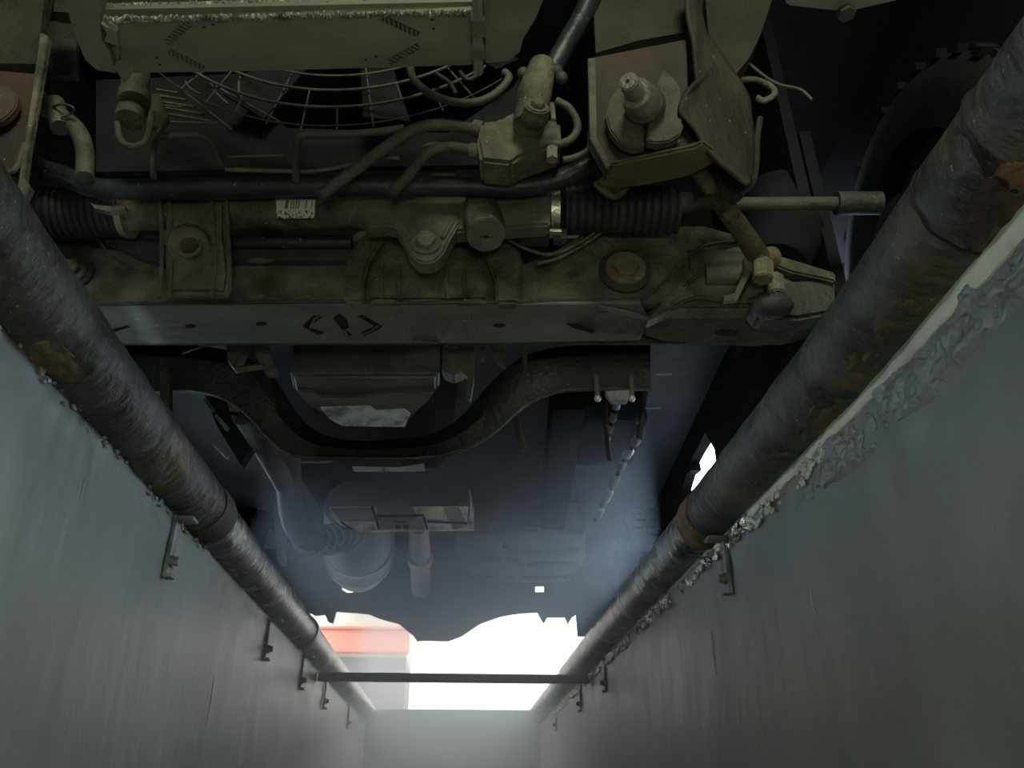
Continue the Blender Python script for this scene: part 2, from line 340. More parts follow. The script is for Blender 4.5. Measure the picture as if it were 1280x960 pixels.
# building beyond ------------------------------------------------------
bo = bpy.data.objects.new('building', None); C.objects.link(bo); bo.location = W(-3, 9.0, GROUND)
tag(bo, 'pale building behind the left far end of the pit with a red board across it', 'building')
off = bo.location
MB().box(W(-3.0, 9.5, 1.0), (4.95, 1.0, .96)).build('lower_wall', 'greywall', bo, off)
MB().box(W(-3.0, 9.5, 2.6), (4.95, 1.0, 2.24)).build('upper_wall', 'cream', bo, off)
MB().box(W(-2.4, 8.95, 1.63), (3.80, .10, .24)).build('red_board', 'red', bo, off, bevel=.01)
MB().box(W(-2.4, 8.94, 1.76), (3.84, .16, .03)).build('board_cap', 'red', bo, off, bevel=.01)
hz = bpy.data.materials.new('added_glare_veil'); hz.use_nodes = True; N, L = nt(hz); N.clear()  # added scattering volume that imitates veiling lens glare under the rear
o_ = N.new('ShaderNodeOutputMaterial'); v_ = N.new('ShaderNodeVolumeScatter'); v_.inputs['Color'].default_value = (.74, .86, 1, 1)
v_.inputs['Density'].default_value = .74; v_.inputs['Anisotropy'].default_value = .55; L.new(v_.outputs[0], o_.inputs['Volume'])
hb = MB().box(W(0, 3.17, -.1), (.90, 2.96, 2.0)).build('veil', hz); hb['kind'] = 'stuff'; hb['label'] = 'added bluish haze hanging in the far end of the pit'; hb['category'] = 'veil'
# ================================================================ THE VEHICLE
CAR_OFF = Vector((-.28, .3, GROUND))
car = bpy.data.objects.new('van', None); C.objects.link(car); car['_car'] = 1
Rz = Matrix.Rotation(-YAW, 4, 'Z')
car.location = (Rz@CAR_OFF)+Vector((0, 0, H)); car.rotation_euler = (0, 0, -YAW)
tag(car, 'dirty underside of a van parked over the pit, engine end nearest', 'van')
def prt(name, m, mat, parent=None, **k): return m.build(name, mat, parent or car, **k)
def pz(pts, Z): return [PZ(x, y, Z) for x, y in pts]
def py_(pts, Y): return [P(x, y, Y) for x, y in pts]
UP = (0, 0, 1)
def up(t): return (0, 0, t)
def back(t): return (0, t, 0)
# bolt with washer, its axis along d ---------------------------------
def bolt(c, d, rw, rh, hh, mat='bolt', parent=None, washer=True, socket=True, wm=None):
    d = Vector(d).normalized(); c = Vector(c); base = c
    b = None
    if washer:
        b = prt('washer', MB().cyl(c-d*.002, c+d*.003, rw, n=26), wm or mat, parent, bevel=.0006); c = c+d*.003
    m = MB().hexn(c, c+d*hh, rh)
    h = prt('bolt_head', m, mat, parent, bevel=.0012)
    return h
def px2(p, n): return n/1000*D(p)
# ---- floor pan, outer panels, wheels --------------------------------
XR, XL = .52, -1.08
prt('floor_pan', MB().box((-.28, 2.58, 1.0), (1.6, 2.09, .02)), 'under')
m = MB()                                # right sill with a ragged opening in it
za = .76
hole = [PX(852, 612, XR), PX(857, 594, XR), PX(864, 588, XR), PX(862, 578, XR), PX(868, 566, XR), PX(874, 556, XR), PX(881, 540, XR), PX(893, 562, XR)]
yh0, yh1 = hole[-1].y, hole[0].y
pts = [Vector((XR, 1.35, 1.02)), Vector((XR, 1.35, za)), Vector((XR, yh0, za))]+[hole[-1]]+hole[::-1][1:]+[Vector((XR, yh1, za)), Vector((XR, 3.6, za)), Vector((XR, 3.6, 1.02))]
m.prism(pts, (.03, 0, 0)); prt('sill', m, 'black')
prt('gap_blocking_liner', MB().box((.53, 1.24, .84), (.02, .36, .50)), 'black'); prt('gap_blocking_stub', MB().tube([(.44, 1.08, .80), (.47, 1.10, .88), (.48, 1.12, 1.0)], [.05, .07, .05], 14), 'black')  # dark fillers added to close light gaps beside the front wheel
prt('sill', MB().box((XL, 2.45, .9), (.03, 2.3, .26)), 'black')
prt('engine_bay_lid', MB().box((-.28, .85, 1.45), (2.3, 2.0, .03)), 'black')  # engine lid widened past the body to block sky light
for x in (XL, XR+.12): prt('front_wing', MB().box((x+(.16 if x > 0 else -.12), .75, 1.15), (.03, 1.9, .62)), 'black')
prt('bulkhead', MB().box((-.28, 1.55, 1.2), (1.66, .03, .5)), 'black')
prt('bumper', MB().loft([[Vector((x, -.02+.10*abs((x+.28)/.85)**3, z)) for z in (.80, 1.05)]+[Vector((x, .06+.10*abs((x+.28)/.85)**3, z)) for z in (1.05, .80)] for x in [-1.1+.1*i for i in range(17)]]), 'black')
def wheel(x, y, sgn):
    c = Vector((x, y, GROUND+.30)); R_ = .30; pr = []; n = 60
    prof = [(-.09, .19), (-.098, .23), (-.09, .275), (-.07, .298), (-.02, .302), (.02, .302), (.07, .298), (.09, .275), (.098, .23), (.09, .19), (.0, .185)]
    rings = [[c+Vector((a, math.cos(2*math.pi*j/n)*b, math.sin(2*math.pi*j/n)*b)) for a, b in prof] for j in range(n+1)]
    t = prt('tyre', MB().loft(rings, False), 'tyre')
    m = MB()
    for j in range(60):
        q = 2*math.pi*j/60; e = Vector((0, math.cos(q), math.sin(q)))
        for a in (-.06, -.02, .02, .06):
            m.box(c+e*.302+Vector((a+.006*(-1)**j, 0, 0)), (.03, .014, .022), m=Matrix.Rotation(q, 3, 'X'))
    prt('tread_blocks', m, 'tyre', t, kind='stuff')
    m = MB().cyl(c+Vector((-.05*sgn, 0, 0)), c+Vector((.02*sgn, 0, 0)), .187, n=40)
    prt('wheel_rim', m, 'dirt_dark', t)
    prt('brake_hub', MB().cyl(c+Vector((-.12*sgn, 0, 0)), c+Vector((-.04*sgn, 0, 0)), .085, .09, n=32), 'black', t)
wheel(.75, 1.05, 1); wheel(-1.12, 1.05, -1); wheel(.52, 3.05, 1); wheel(-1.0, 3.05, -1)
# inner wing panels, added to block light at the upper right
prt('light_block_wing', MB().box((.50, 1.30, 1.15), (.02, .5, .5)), 'black'); 
prt('light_block_wing', MB().box((-.93, 1.0, 1.15), (.02, 1.0, .5)), 'black')
# ---- intercooler ------------------------------------------------------
Zi = .72
ic = prt('intercooler', MB().prism(pz([(131, 30), (150, 92), (300, 90), (590, 82), (590, 14)], Zi), up(.012)), 'tank', bevel=.001)
def finrow(ya, yb, z, seed):
    m = MB(); random.seed(seed); x = 132
    while x < 590:
        a = PZ(x, ya-(x-130)*.02, z); b = PZ(x+3, yb-(x-130)*.02, z); q = random.uniform(-2, 2)
        m.ball(PZ(x+q*.5, (ya+yb)/2-(x-130)*.02+random.uniform(-1.5, 1.5), z+.003), px2(a, (yb-ya)*.5), (random.uniform(.35, .7), random.uniform(.7, 1.2), random.uniform(.5, 1.1)), 6, 4, .35)
        x += 3.6
    return m
prt('fin_row', finrow(20, 29, .717, 1), 'fin', ic, kind='stuff')
prt('fin_row', finrow(3, 13, .735, 2), 'fin', ic, kind='stuff')
prt('flat_tube', MB().prism(pz([(131, 12), (131, 22), (590, 12), (590, 2)], .73), up(.01)), 'tank', ic)
prt('flat_tube', MB().prism(pz([(131, -8), (131, 4), (590, -4), (590, -16)], .745), up(.01)), 'tank', ic)
prt('core', MB().prism(pz([(131, -30), (131, 32), (590, 18), (590, -40)], .76), up(.25)), 'dirt_dark', ic)
def tank(pts, z, h, name='end_tank'):
    ctr = sum((p for p in pz(pts, z)), Vector())/len(pts)
    r0 = [ctr+(p-ctr)*.90 for p in pz(pts, z)]; r1 = [p+Vector((0, 0, .012)) for p in pz(pts, z)]; r2 = [p+Vector((0, 0, h)) for p in pz(pts, z)]
    return prt(name, MB().loft([r0, r1, r2]), 'tank', ic, sharp=60, label='grey moulded end tank')
tank([(76, -20), (84, 20), (94, 50), (106, 78), (122, 92), (148, 96), (140, 68), (128, 48), (124, -20)], .715, .15)
tank([(600, -20), (604, 83), (635, 80), (650, 68), (655, 50), (672, 22), (690, -20)], .715, .15)
prt('tie_rod_end', MB().tube([PZ(597, -10, .71), PZ(597, 40, .71), PZ(598, 90, .71)], .0055, 10), 'tank', ic)
for y0, y1 in ((26, 48), (62, 76)): prt('clip', MB().prism(pz([(589, y0), (606, y0), (606, y1), (589, y1)], .703), up(.01)), 'alloy', ic, bevel=.001)
prt('clip', MB().prism(pz([(126, 30), (134, 42), (130, 52), (145, 56), (150, 74), (142, 84), (156, 104), (166, 92), (150, 78), (146, 40)], .712), up(.02)), 'tank', ic)
def chevron(a, b, wpx):
    z = Zi; A = PZ(*a, z); B = PZ(*b, z); d = (B-A); L_ = d.length; d.normalize(); s_ = Vector((-d.y, d.x, 0)); wd = px2(A, wpx)
    base = prt('stamped_mark', MB().prism([A-s_*wd/2, B-s_*wd/2, B+s_*wd/2, A+s_*wd/2], (0, 0, -.0008)), 'dirt_dark', ic)
    n = 8; m = MB(); 
    for i in range(n):
        c = A+d*(L_*(i+.5)/n); k = (s_+d*.5).normalized()
        m.tube([c-k*wd*.5, c+k*wd*.5], L_/n*.24, 6)
    prt('rib', m, 'tank', base, kind='stuff')
chevron((237, 28), (208, 53), 9); chevron((211, 63), (255, 85), 8)
chevron((478, 22), (523, 43), 9); chevron((523, 57), (486, 78), 9)
m = MB()
for k_, (x, y) in enumerate(((255, 34), (266, 31), (196, 72), (200, 81), (540, 25), (542, 36), (457, 75), (470, 71))):
    p = PZ(x, y, Zi-.0003); prt('pin_hole', MB().cyl(p, p+Vector((0, 0, .002)), .0014, n=8), 'pipe_dark', ic)
# ---- radiator fan and shroud ------------------------------------------
Yf = .84; fc = P(440, -48, Yf)
def circ(c, r, n=64, a0=0, a1=2*math.pi): return [c+Vector((math.cos(a0+(a1-a0)*i/n)*r, 0, math.sin(a0+(a1-a0)*i/n)*r)) for i in range(n+1)]
Rf = [(fc-P(440, y, Yf)).length for y in (94, 112, 133, 156)]
A0, A1 = math.radians(-135), math.radians(-48)
fan = prt('fan_guard', MB().tube(circ(fc, Rf[2], 48, A0, A1), .0024, 8), 'hose', label='grey wire fan guard')
for r, t in ((Rf[0], .0022), (Rf[1], .0028), (Rf[3], .0015)): prt('guard_ring', MB().tube(circ(fc, r, 48, A0, A1), t*.8, 8), 'hose' if r < Rf[3] else 'dirt_dark', fan)
for i in range(44):
    q = -math.pi+math.pi*i/22+.03
    if not A0 < q < A1: continue
    e = Vector((math.cos(q), 0, math.sin(q))); lng = i % 3 == 0
    prt('guard_spoke', MB().tube([fc+e*(Rf[0]*.5 if lng else Rf[1 if i % 3 == 1 else 2]), fc+e*Rf[3]*.99+Vector((0, .012, 0))], .0014, 6), 'hose', fan)
m = MB()
for i in range(9):
    q = 2*math.pi*i/9; e = Vector((math.cos(q), 0, math.sin(q))); f_ = Vector((-math.sin(q), 0, math.cos(q)))
    m.prism([fc+e*.04+Vector((0, .03, 0)), fc+e*Rf[2]*.97+f_*-.015+Vector((0, .03, 0)), fc+e*Rf[2]*.95+f_*.05+Vector((0, .055, 0)), fc+e*.04+f_*.03+Vector((0, .05, 0))], (0, .004, 0))
prt('fan_blades', m, 'black', fan)
sh = prt('fan_shroud', MB().prism(py_([(120, 100), (300, 92), (310, 128), (360, 160), (560, 166), (640, 110), (655, 90), (655, 205), (120, 215)], .93), back(.01)), 'black')
for k in range(5):
    a = P(196, 112+k*7, .86); b = P(222+k*11, 116+k*9, .86)
    prt('louvre', MB().tube([a, b], .0022, 6), 'dirt', sh)
for a, b in (((222, 108), (290, 162)), ((192, 130), (228, 134)), ((200, 152), (272, 154)), ((270, 108), (355, 155))):
    prt('louvre', MB().tube([P(*a, .85), P(*b, .85)], .0016, 6), 'dirt', sh)
for x0, y0, x1, y1 in ((232, 102, 250, 118), (262, 100, 285, 130), (300, 96, 305, 128)):
    prt('louvre', MB().tube(smooth([P(x0, y0, .85), P((x0+x1)/2-4, (y0+y1)/2, .85), P(x1, y1, .85)]), .0018, 6), 'dirt', sh)
# ---- hoses and lines --------------------------------------------------
def hose(name, pts, Y, rpx, mat='hose', parent=None, **k):
    ps = [P(x, y, Y if len(q) == 0 else q[0]) for x, y, *q in pts]; r = px2(ps[0], rpx)
    return prt(name, MB().tube(smooth(ps, 7), r, 14), mat, parent, **k)
h1 = hose('coolant_hose', [(45, 118), (62, 138), (80, 148), (98, 165), (106, 190), (106, 222)], .86, 10.5)
prt('hose_clamp', MB().cyl(P(68, 128, .855), P(76, 160, .855), .014, n=18), 'alloy', h1)
prt('hose_clip', MB().tube(smooth([P(66, 133, .84), P(78, 130, .83), P(92, 135, .83), P(88, 142, .84), P(76, 146, .84)]), .002, 8), 'hose', h1)
h2 = hose('drain_spout', [(170, 92), (168, 118), (162, 150)], .78, 17, 'dirt')
prt('hose_clamp', MB().cyl(P(168, 118, .77), P(167, 129, .77), .021, n=18), 'dirt', h2)
hose('drain_loop', [(148, 140), (148, 165), (156, 180), (172, 182), (184, 172), (190, 140)], .78, 4, 'dirt', h2)
prt('spout_bracket', MB().prism(py_([(178, 115), (200, 118), (210, 145), (196, 168), (184, 150)], .80), back(.01)), 'dirt', h2)
hose('oil_line', [(192, 222), (192, 186), (200, 172), (222, 169), (252, 170), (266, 182), (276, 205)], .84, 4, 'hose')
hose('oil_line', [(370, 225), (371, 182), (380, 169), (420, 168), (470, 165), (505, 160)], .85, 5, 'hose')
hose('oil_line', [(282, 212), (330, 213), (400, 213), (470, 198), (500, 198)], .86, 3, 'alloy')
hose('oil_line', [(285, 196), (355, 194)], .87, 1.6, 'alloy')
h3 = hose('pressure_hose', [(400, 245), (440, 215), (480, 186), (515, 163), (545, 156), (575, 158), (600, 162)], .83, 8, 'hose')
prt('hose_collar', MB().cyl(P(591, 160, .83), P(603, 163, .83), px2(P(595, 162, .83), 11), n=18), 'dirt', h3, bevel=.001)
h4 = hose('return_hose', [(490, 240), (510, 220), (535, 192), (560, 184), (580, 186), (596, 188)], .83, 7, 'hose')
prt('hose_collar', MB().cyl(P(587, 188, .83), P(599, 190, .83), px2(P(595, 189, .83), 10), n=18), 'dirt', h4, bevel=.001)
prt('pulley_edge', MB().cyl(P(545, 205, .95), P(545, 205, .99), px2(P(545, 200, .95), 27), n=30), 'alloy')
hose('curved_hose', [(512, 84), (518, 100), (536, 116), (565, 127), (598, 127), (622, 115), (636, 98), (630, 90)], .80, 5, 'hose')
hose('wiring_loom', [(545, 92), (562, 104), (570, 118)], .82, 3, 'rubber'); hose('wiring_loom', [(575, 90), (585, 100), (600, 92)], .82, 3, 'rubber')
# steering valve body
vb = prt('steering_valve', MB().prism(py_([(602, 150), (625, 148), (640, 138), (700, 150), (702, 178), (684, 184), (650, 196), (640, 204), (600, 200), (596, 176)], .81), back(.05)), 'dirt', bevel=.005)
prt('valve_neck', MB().tube([P(678, 84, .80), P(668, 118, .79), P(660, 158, .79)], [.020, .024, .021], 20), 'dirt', vb)
prt('valve_cap', MB().tube([P(668, 150, .775), P(672, 132, .755)], [.019, .0165], 22), 'dirt', vb, bevel=.002)
prt('valve_plug', MB().tube([P(672, 132, .755), P(673, 127, .75)], [.010, .009], 6), 'dirt', vb)
prt('valve_spring', MB().tube([P(690, 130, .77), P(692, 150, .77)], .0035, 8), 'clamp', vb, label='short bright fitting')
for k in range(9):
    p = P(654+k*6, 92+6*math.sin(k*1.7), .79); prt('gaiter_fold', MB().ball(p, .009, (1, 1, 1.1), 10, 7), 'dirt_dark', vb)
hose('steering_shaft', [(688, 92, .81), (705, 60, .80), (728, 20, .79), (742, -12, .78)], .8, 13, 'bar')
hose('breather_pipe', [(696, 126), (712, 136), (722, 156), (716, 172), (700, 180), (684, 178)], .80, 5, 'hose', vb)
hose('breather_pipe', [(738, 168), (736, 186), (720, 196), (704, 200)], .80, 4, 'hose', vb)
prt('banjo_bolt', MB().hexn(P(690, 186, .79), P(690, 200, .79), .008), 'bolt_grey', vb)
# ---- anti-roll bar -----------------------------------------------------
Ys = .885
sb = prt('sway_bar', MB().tube(smooth([P(-20, 160, .80), P(20, 195, .84), P(55, 212, Ys), P(85, 222, Ys), P(115, 234, Ys), P(160, 237, Ys), P(300, 234, Ys), P(420, 232, Ys), P(560, 233, Ys), P(640, 233, Ys), P(690, 227, Ys), P(730, 210, Ys-.01), P(765, 190, .87), P(800, 160, .88)], 8), .0150, 24), 'bar')
prt('bush_strip', MB().prism(py_([(112, 252), (118, 256), (140, 258), (156, 256), (156, 261), (136, 264), (118, 260)], .88), back(.01)), 'alloy', sb)
# ---- steering rack -----------------------------------------------------
Yr = .95; 
rk = prt('rack_housing', MB().tube([P(150, 268, Yr), P(456, 266, Yr)], .0245, 24).tube([P(456, 263, Yr), P(692, 261, Yr)], .0275, 24), 'dirt')
prt('cast_sleeve', MB().prism(py_([(455, 243), (688, 243), (688, 281), (655, 283), (560, 290), (520, 290), (485, 281), (455, 283)], Yr-.03), back(.03)), 'alloy', rk, bevel=.004)
prt('label_sticker', MB().prism(py_([(345, 248), (394, 247), (393, 272), (346, 273)], Yr-.0262), back(.001)), 'sticker', rk, label='white barcode sticker with a blue top edge')
ear = prt('mounting_ear', MB().prism(py_([(488, 266), (568, 266), (575, 278), (562, 300), (556, 314), (546, 325), (532, 329), (519, 325), (510, 314), (505, 300), (494, 284)], Yr-.036), back(.03)), 'alloy', rk, bevel=.003)
prt('ear_rib', MB().tube([P(500, 276, Yr-.037), P(514, 300, Yr-.037)], .0035, 8), 'alloy', rk); prt('ear_rib', MB().tube([P(566, 276, Yr-.037), P(553, 298, Yr-.037)], .0035, 8), 'alloy', rk)
c = P(533, 303, Yr-.037)
prt('washer', MB().cyl(c, c-Vector((0, .003, 0)), px2(c, 19), n=28), 'alloy', rk, bevel=.0008)
prt('bolt_head', MB().hexn(c-Vector((0, .003, 0)), c-Vector((0, .012, 0)), px2(c, 13)), 'bolt_grey', rk, bevel=.001)
# pinion plug
a = P(601, 258, Yr-.02); b = P(607, 291, Yr-.045)
prt('pinion_tower', MB().tube([a, a.lerp(b, .6), b], [.026, .03, .026], 24), 'dirt', rk)
prt('pinion_cap', MB().tube([b, b+(b-a).normalized()*.008], [px2(b, 24)]*2, 28), 'alloy', rk, bevel=.002)
e = b+(b-a).normalized()*.008
prt('cap_slot', MB().box(e, (.018, .004, .004)), 'dirt', rk); prt('cap_slot', MB().box(e, (.004, .012, .004)), 'dirt', rk)
def bellows(x0, x1, yc, rpx0, rpx1, n, parent, name='bellows'):
    path = []; rs = []
    for i in range(n*6+1):
        t = i/(n*6); p = P(x0+(x1-x0)*t, yc, Yr); path.append(p)
        r = px2(p, rpx0+(rpx1-rpx0)*t); rs.append(r*(.90+.10*abs(math.cos(math.pi*i/6))**.6*(1 if True else 0)))
    return prt(name, MB().tube(path, rs, 36), 'rubber', parent, sharp=80, label='black rubber bellows')
bellows(160, 30, 265, 31, 34, 15, rk); bellows(706, 846, 262, 29, 31, 14, rk)
prt('bellows_clamp', MB().cyl(P(155, 269, Yr), P(163, 269, Yr), px2(P(160, 268, Yr), 29), n=36), 'clamp', rk, label='bright bellows clamp')
prt('bellows_clamp', MB().cyl(P(688, 263, Yr), P(699, 263, Yr), px2(P(690, 263, Yr), 29), n=36), 'clamp', rk, label='bright bellows clamp')
prt('clamp_screw', MB().box(P(694, 290, Yr-.005), (.018, .008, .005)), 'clamp', rk)
tr = prt('tie_rod', MB().tube([P(862, 255, Yr), P(1050, 254, Yr)], px2(P(900, 255, Yr), 8.5), 18), 'hose')
prt('tie_rod_sleeve', MB().tube([P(1045, 254, Yr), P(1100, 254, Yr)], .018, 18), 'dirt_dark', tr)
prt('end_clamp', MB().cyl(P(846, 254, Yr), P(864, 254, Yr), px2(P(850, 254, Yr), 13), n=20), 'alloy', tr)
prt('clamp_ear', MB().prism(py_([(850, 240), (860, 240), (860, 246), (850, 246)], Yr-.015), back(.012)), 'alloy', tr)
# ---- front crossmember -------------------------------------------------
Yx = 1.02; ZX = .675
def fz(py, Y): return P(640, py, Y).z
# bottom (flange) face: y 380..430
yA, yB = 380, 429
ybk = PZ(640, yB, ZX).y; yfr = PZ(640, yA, ZX).y
fl = prt('crossmember', MB().prism(pz([(60, 384), (200, 381), (480, 381), (620, 380), (800, 379), (812, 400), (800, 426), (640, 429), (300, 430), (60, 430)], ZX), up(.006)), 'flange', bevel=.0015, label='grey scraped crossmember flange')
face = prt('front_web', MB().prism(py_([(40, 300), (200, 318), (210, 250), (283, 250), (290, 328), (424, 330), (432, 300), (450, 288), (500, 282), (600, 282), (640, 290), (655, 330), (700, 310), (740, 284), (880, 282), (945, 300), (945, 378), (60, 380)], yfr+.012), back(.02)), 'dirt', fl, bevel=.002)
prt('rolled_seam', MB().tube(smooth([P(60, 380, yfr), P(200, 379, yfr), P(430, 377, yfr), P(460, 378, yfr), P(480, 375, yfr), P(510, 379, yfr), P(570, 378, yfr), P(595, 374, yfr), P(618, 378, yfr), P(700, 376, yfr), P(790, 375, yfr), P(812, 368, yfr), P(835, 348, yfr), P(862, 318, yfr), P(890, 304, yfr), P(940, 300, yfr)], 4), .0028, 8), 'dirt_dark', fl)
for x0, x1 in ((462, 500), (572, 610)):
    prt('seam_tab', MB().prism(py_([(x0, 379), (x0+8, 374), (x1-10, 374), (x1, 379)], yfr-.006), back(.008)), 'dirt', fl)
prt('back_web', MB().prism([PZ(60, 429, ZX), PZ(980, 429, ZX), PZ(980, 429, ZX)+Vector((0, 0, .14)), PZ(60, 429, ZX)+Vector((0, 0, .14))], back(.006)), 'dirt_dark', fl)
prt('upper_skin', MB().prism([Vector((-.6, 1.04, .83)), Vector((.3, 1.04, .83)), Vector((.3, 1.15, .80)), Vector((-.6, 1.15, .80))], up(.006)), 'dirt_dark', fl)
# channel between rack and web (dark tube left of centre)
ch = prt('cross_tube', MB().tube([P(270, 303, 1.0), P(440, 303, 1.0)], .012, 16), 'bar')
prt('cross_tube_ledge', MB().prism(py_([(286, 312), (440, 312), (440, 326), (286, 326)], 1.0), back(.03)), 'dirt_dark', ch)
prt('lock_tab', MB().ball(P(325, 326, .995), .014, (1.6, .5, .35), 14, 8), 'dirt', ch)
# raised arch brackets
def relief(name, pts, Y, t, mat='dirt', parent=fl, bevel=.004): return prt(name, MB().prism(py_(pts, Y), back(t)), mat, parent, bevel=bevel)
relief('arch_bracket', [(430, 378), (428, 345), (434, 318), (448, 298), (466, 284), (496, 284), (478, 300), (462, 325), (455, 350), (455, 378)], yfr-.008, .02)
relief('arch_bracket', [(594, 300), (612, 305), (640, 300), (652, 318), (650, 345), (648, 378), (620, 378), (618, 350), (608, 322)], yfr-.008, .02)
relief('pressed_panel', [(457, 376), (460, 345), (474, 318), (500, 300), (560, 300), (592, 310), (606, 335), (612, 376)], yfr+.004, .014, bevel=.006)
for x in (478, 500, 560, 582): prt('pressed_rib', MB().tube(smooth([P(x, 330, yfr+.004), P(x-2, 350, yfr+.002), P(x, 374, yfr+.003)]), .0035, 8), 'dirt', fl)
# left rack clamp bracket
relief('clamp_bracket', [(207, 252), (282, 252), (283, 300), (288, 340), (284, 366), (209, 366), (205, 320)], Yr-.035, .018, 'dirt', rk, .006)
prt('bracket_boss', MB().tube([P(236, 306, Yr-.034), P(236, 308, Yr-.048)], [px2(P(236, 306, Yr), 26), px2(P(236, 306, Yr), 23)], 28), 'dirt', rk, bevel=.002)
c = P(238, 310, Yr-.048)
prt('washer', MB().cyl(c, c-Vector((0, .003, 0)), px2(c, 16), n=26), 'dirt', rk)
prt('bolt_head', MB().hexn(c, c-Vector((0, .010, 0)), px2(c, 12)), 'bolt_rust', rk, bevel=.001, label='rusty hex bolt')
for x in (200, 212, 265, 283): prt('bracket_rib', MB().tube(smooth([P(x, 252, Yr-.036), P(x+2, 290, Yr-.036), P(x+(4 if x > 240 else 2), 330, Yr-.036), P(x, 372, Yr-.034)]), .003, 8), 'dirt', rk)
# left hidden arch below bellows
relief('curved_gusset', [(125, 298), (150, 298), (205, 300), (205, 330), (190, 324), (168, 318), (150, 308)], yfr-.01, .02, 'dirt_dark', fl)
prt('weld_line', MB().tube(smooth([P(122, 298, yfr), P(135, 315, yfr), P(155, 330, yfr), P(190, 340, yfr)]), .002, 6), 'dirt', fl)
# big bolts
for (x, y, rw, rh, mt) in ((93, 343, 19, 13, 'dirt'), (781, 340, 25, 17, 'bolt')):
    c = P(x, y, yfr+.012)
    prt('bolt_seat', MB().cyl(c, c-Vector((0, .006, 0)), px2(c, rw*1.32), n=32), 'dirt_dark', fl, bevel=.001)
    prt('washer', MB().cyl(c-Vector((0, .004, 0)), c-Vector((0, .012, 0)), px2(c, rw), n=32), mt, fl, bevel=.001)
    prt('bolt_head', MB().hexn(c-Vector((0, .010, 0)), c-Vector((0, .022, 0)), px2(c, rh)), mt, fl, bevel=.0015)
# flange emblem cut-outs and holes
def cut(pts, name='cut_out', z=ZX-.0006): return prt(name, MB().prism(pz(pts, z), up(.001)), 'pipe_dark', fl)
cut([(378, 408), (392, 394), (402, 397), (388, 408), (391, 411), (406, 416), (398, 419)])
cut([(416, 398), (424, 392), (434, 400), (436, 410), (430, 412), (440, 418), (433, 422), (426, 410)])
cut([(446, 395), (454, 394), (478, 408), (474, 412), (456, 420), (451, 416), (468, 408)])
for x, y, a, b in ((238, 408, 7, 2.2), (327, 405, 7, 2.6), (624, 407, 8, 2.4), (908, 416, 14, 4)):
    cut([(x+a*math.cos(q), y+b*math.sin(q)) for q in [k*math.pi/8 for k in range(16)]], 'drain_hole', ZX-(.0006 if x < 900 else .0026))
for a, b, cc in (((388, 410), (393, 399), (399, 395)), ((452, 418), (464, 414), (472, 407)), ((428, 412), (432, 416), (434, 421))):
    prt('bent_tab', MB().tube([PZ(*a, ZX-.002), PZ(*b, ZX-.003), PZ(*cc, ZX-.002)], .0016, 6), 'alloy', fl)
prt('edge_notch', MB().prism(pz([(514, 426), (524, 418), (545, 420), (550, 428)], ZX-.001), up(.001)), 'dirt', fl)
cut([(134, 414), (160, 407), (162, 409), (138, 417)])
m = MB(); random.seed(5)
for i in range(60):
    x = random.gauss(555, 28); m.tube([PZ(x, random.uniform(386, 404), ZX-.0002), PZ(x+random.uniform(-4, 6), random.uniform(404, 426), ZX-.0002)], random.uniform(.0002, .0006), 4)
prt('scratches', m, 'alloy', fl, kind='stuff')
# torn patch plates to the right of the flange
prt('torn_plate', MB().prism(pz([(707, 406), (740, 398), (752, 390), (780, 392), (806, 398), (808, 410), (800, 420), (778, 418), (745, 416), (722, 412)], ZX-.004), up(.004)), 'dirt', fl, bevel=.001)
cut([(708, 405), (722, 406), (744, 413), (742, 417), (716, 410)], 'torn_slot', ZX-.0055)
prt('seam_strip', MB().prism(pz([(748, 383), (775, 388), (815, 399), (812, 402), (772, 393), (748, 387)], ZX-.006), up(.003)), 'flange', fl)
# ---- right lower arm bracket -------------------------------------------
la = prt('lower_arm', MB().prism(pz([(806, 400), (820, 392), (838, 382), (950, 381), (1050, 384), (1040, 410), (990, 430), (940, 434), (880, 431), (830, 428), (804, 420)], ZX-.002), up(.012)), 'rust_lip', bevel=.003, label='muddy rust coloured end of the crossmember arm')
relief('arm_web', [(808, 400), (822, 384), (850, 350), (880, 320), (920, 306), (945, 308), (945, 320), (905, 324), (882, 334), (858, 358), (870, 368), (905, 372), (918, 374), (935, 340), (975, 340), (1040, 380), (1040, 386), (838, 386)], yfr+.004, .03, 'dirt', la)
prt('arm_bush', MB().cyl(P(858, 336, yfr+.03), P(942, 336, yfr+.03), .03, n=26), 'rubber', la)
prt('bush_sleeve', MB().cyl(P(880, 345, yfr+.015), P(925, 345, yfr+.015), .02, n=20), 'alloy', la)
prt('weld_seam', MB().tube(smooth([P(838, 386, yfr-.004), P(870, 372, yfr-.004), P(905, 377, yfr-.004), P(920, 376, yfr-.004), P(935, 352, yfr-.006), P(945, 330, yfr-.008)]), .003, 8), 'dirt_dark', la)
lk = prt('drop_link', MB().tube([P(874, 212, .80), P(900, 250, .86), P(925, 285, .91), P(952, 326, .96)], [.0125, .0135, .0150, .0165], 16), 'rust_lip', label='mud-caked drop link')
for t in (.15, .3, .45):
    p = P(874, 212, .80).lerp(P(952, 326, .96), t); q = P(874, 212, .80).lerp(P(952, 326, .96), t+.05); prt('mud_clump', MB().ball(p, .015, (1, 1, 1), 12, 8, .15), 'rust_lip', lk)
prt('link_eye', MB().cyl(P(940, 325, .95), P(966, 322, .97), .017, n=20), 'bolt', lk, bevel=.002)
prt('link_nut', MB().hexn(P(953, 328, .95), P(954, 350, .95), .016), 'bolt', lk, bevel=.002)
prt('lower_nut', MB().hexn(P(968, 345, .98), P(970, 368, .98), .014), 'bolt_grey', lk, bevel=.002)
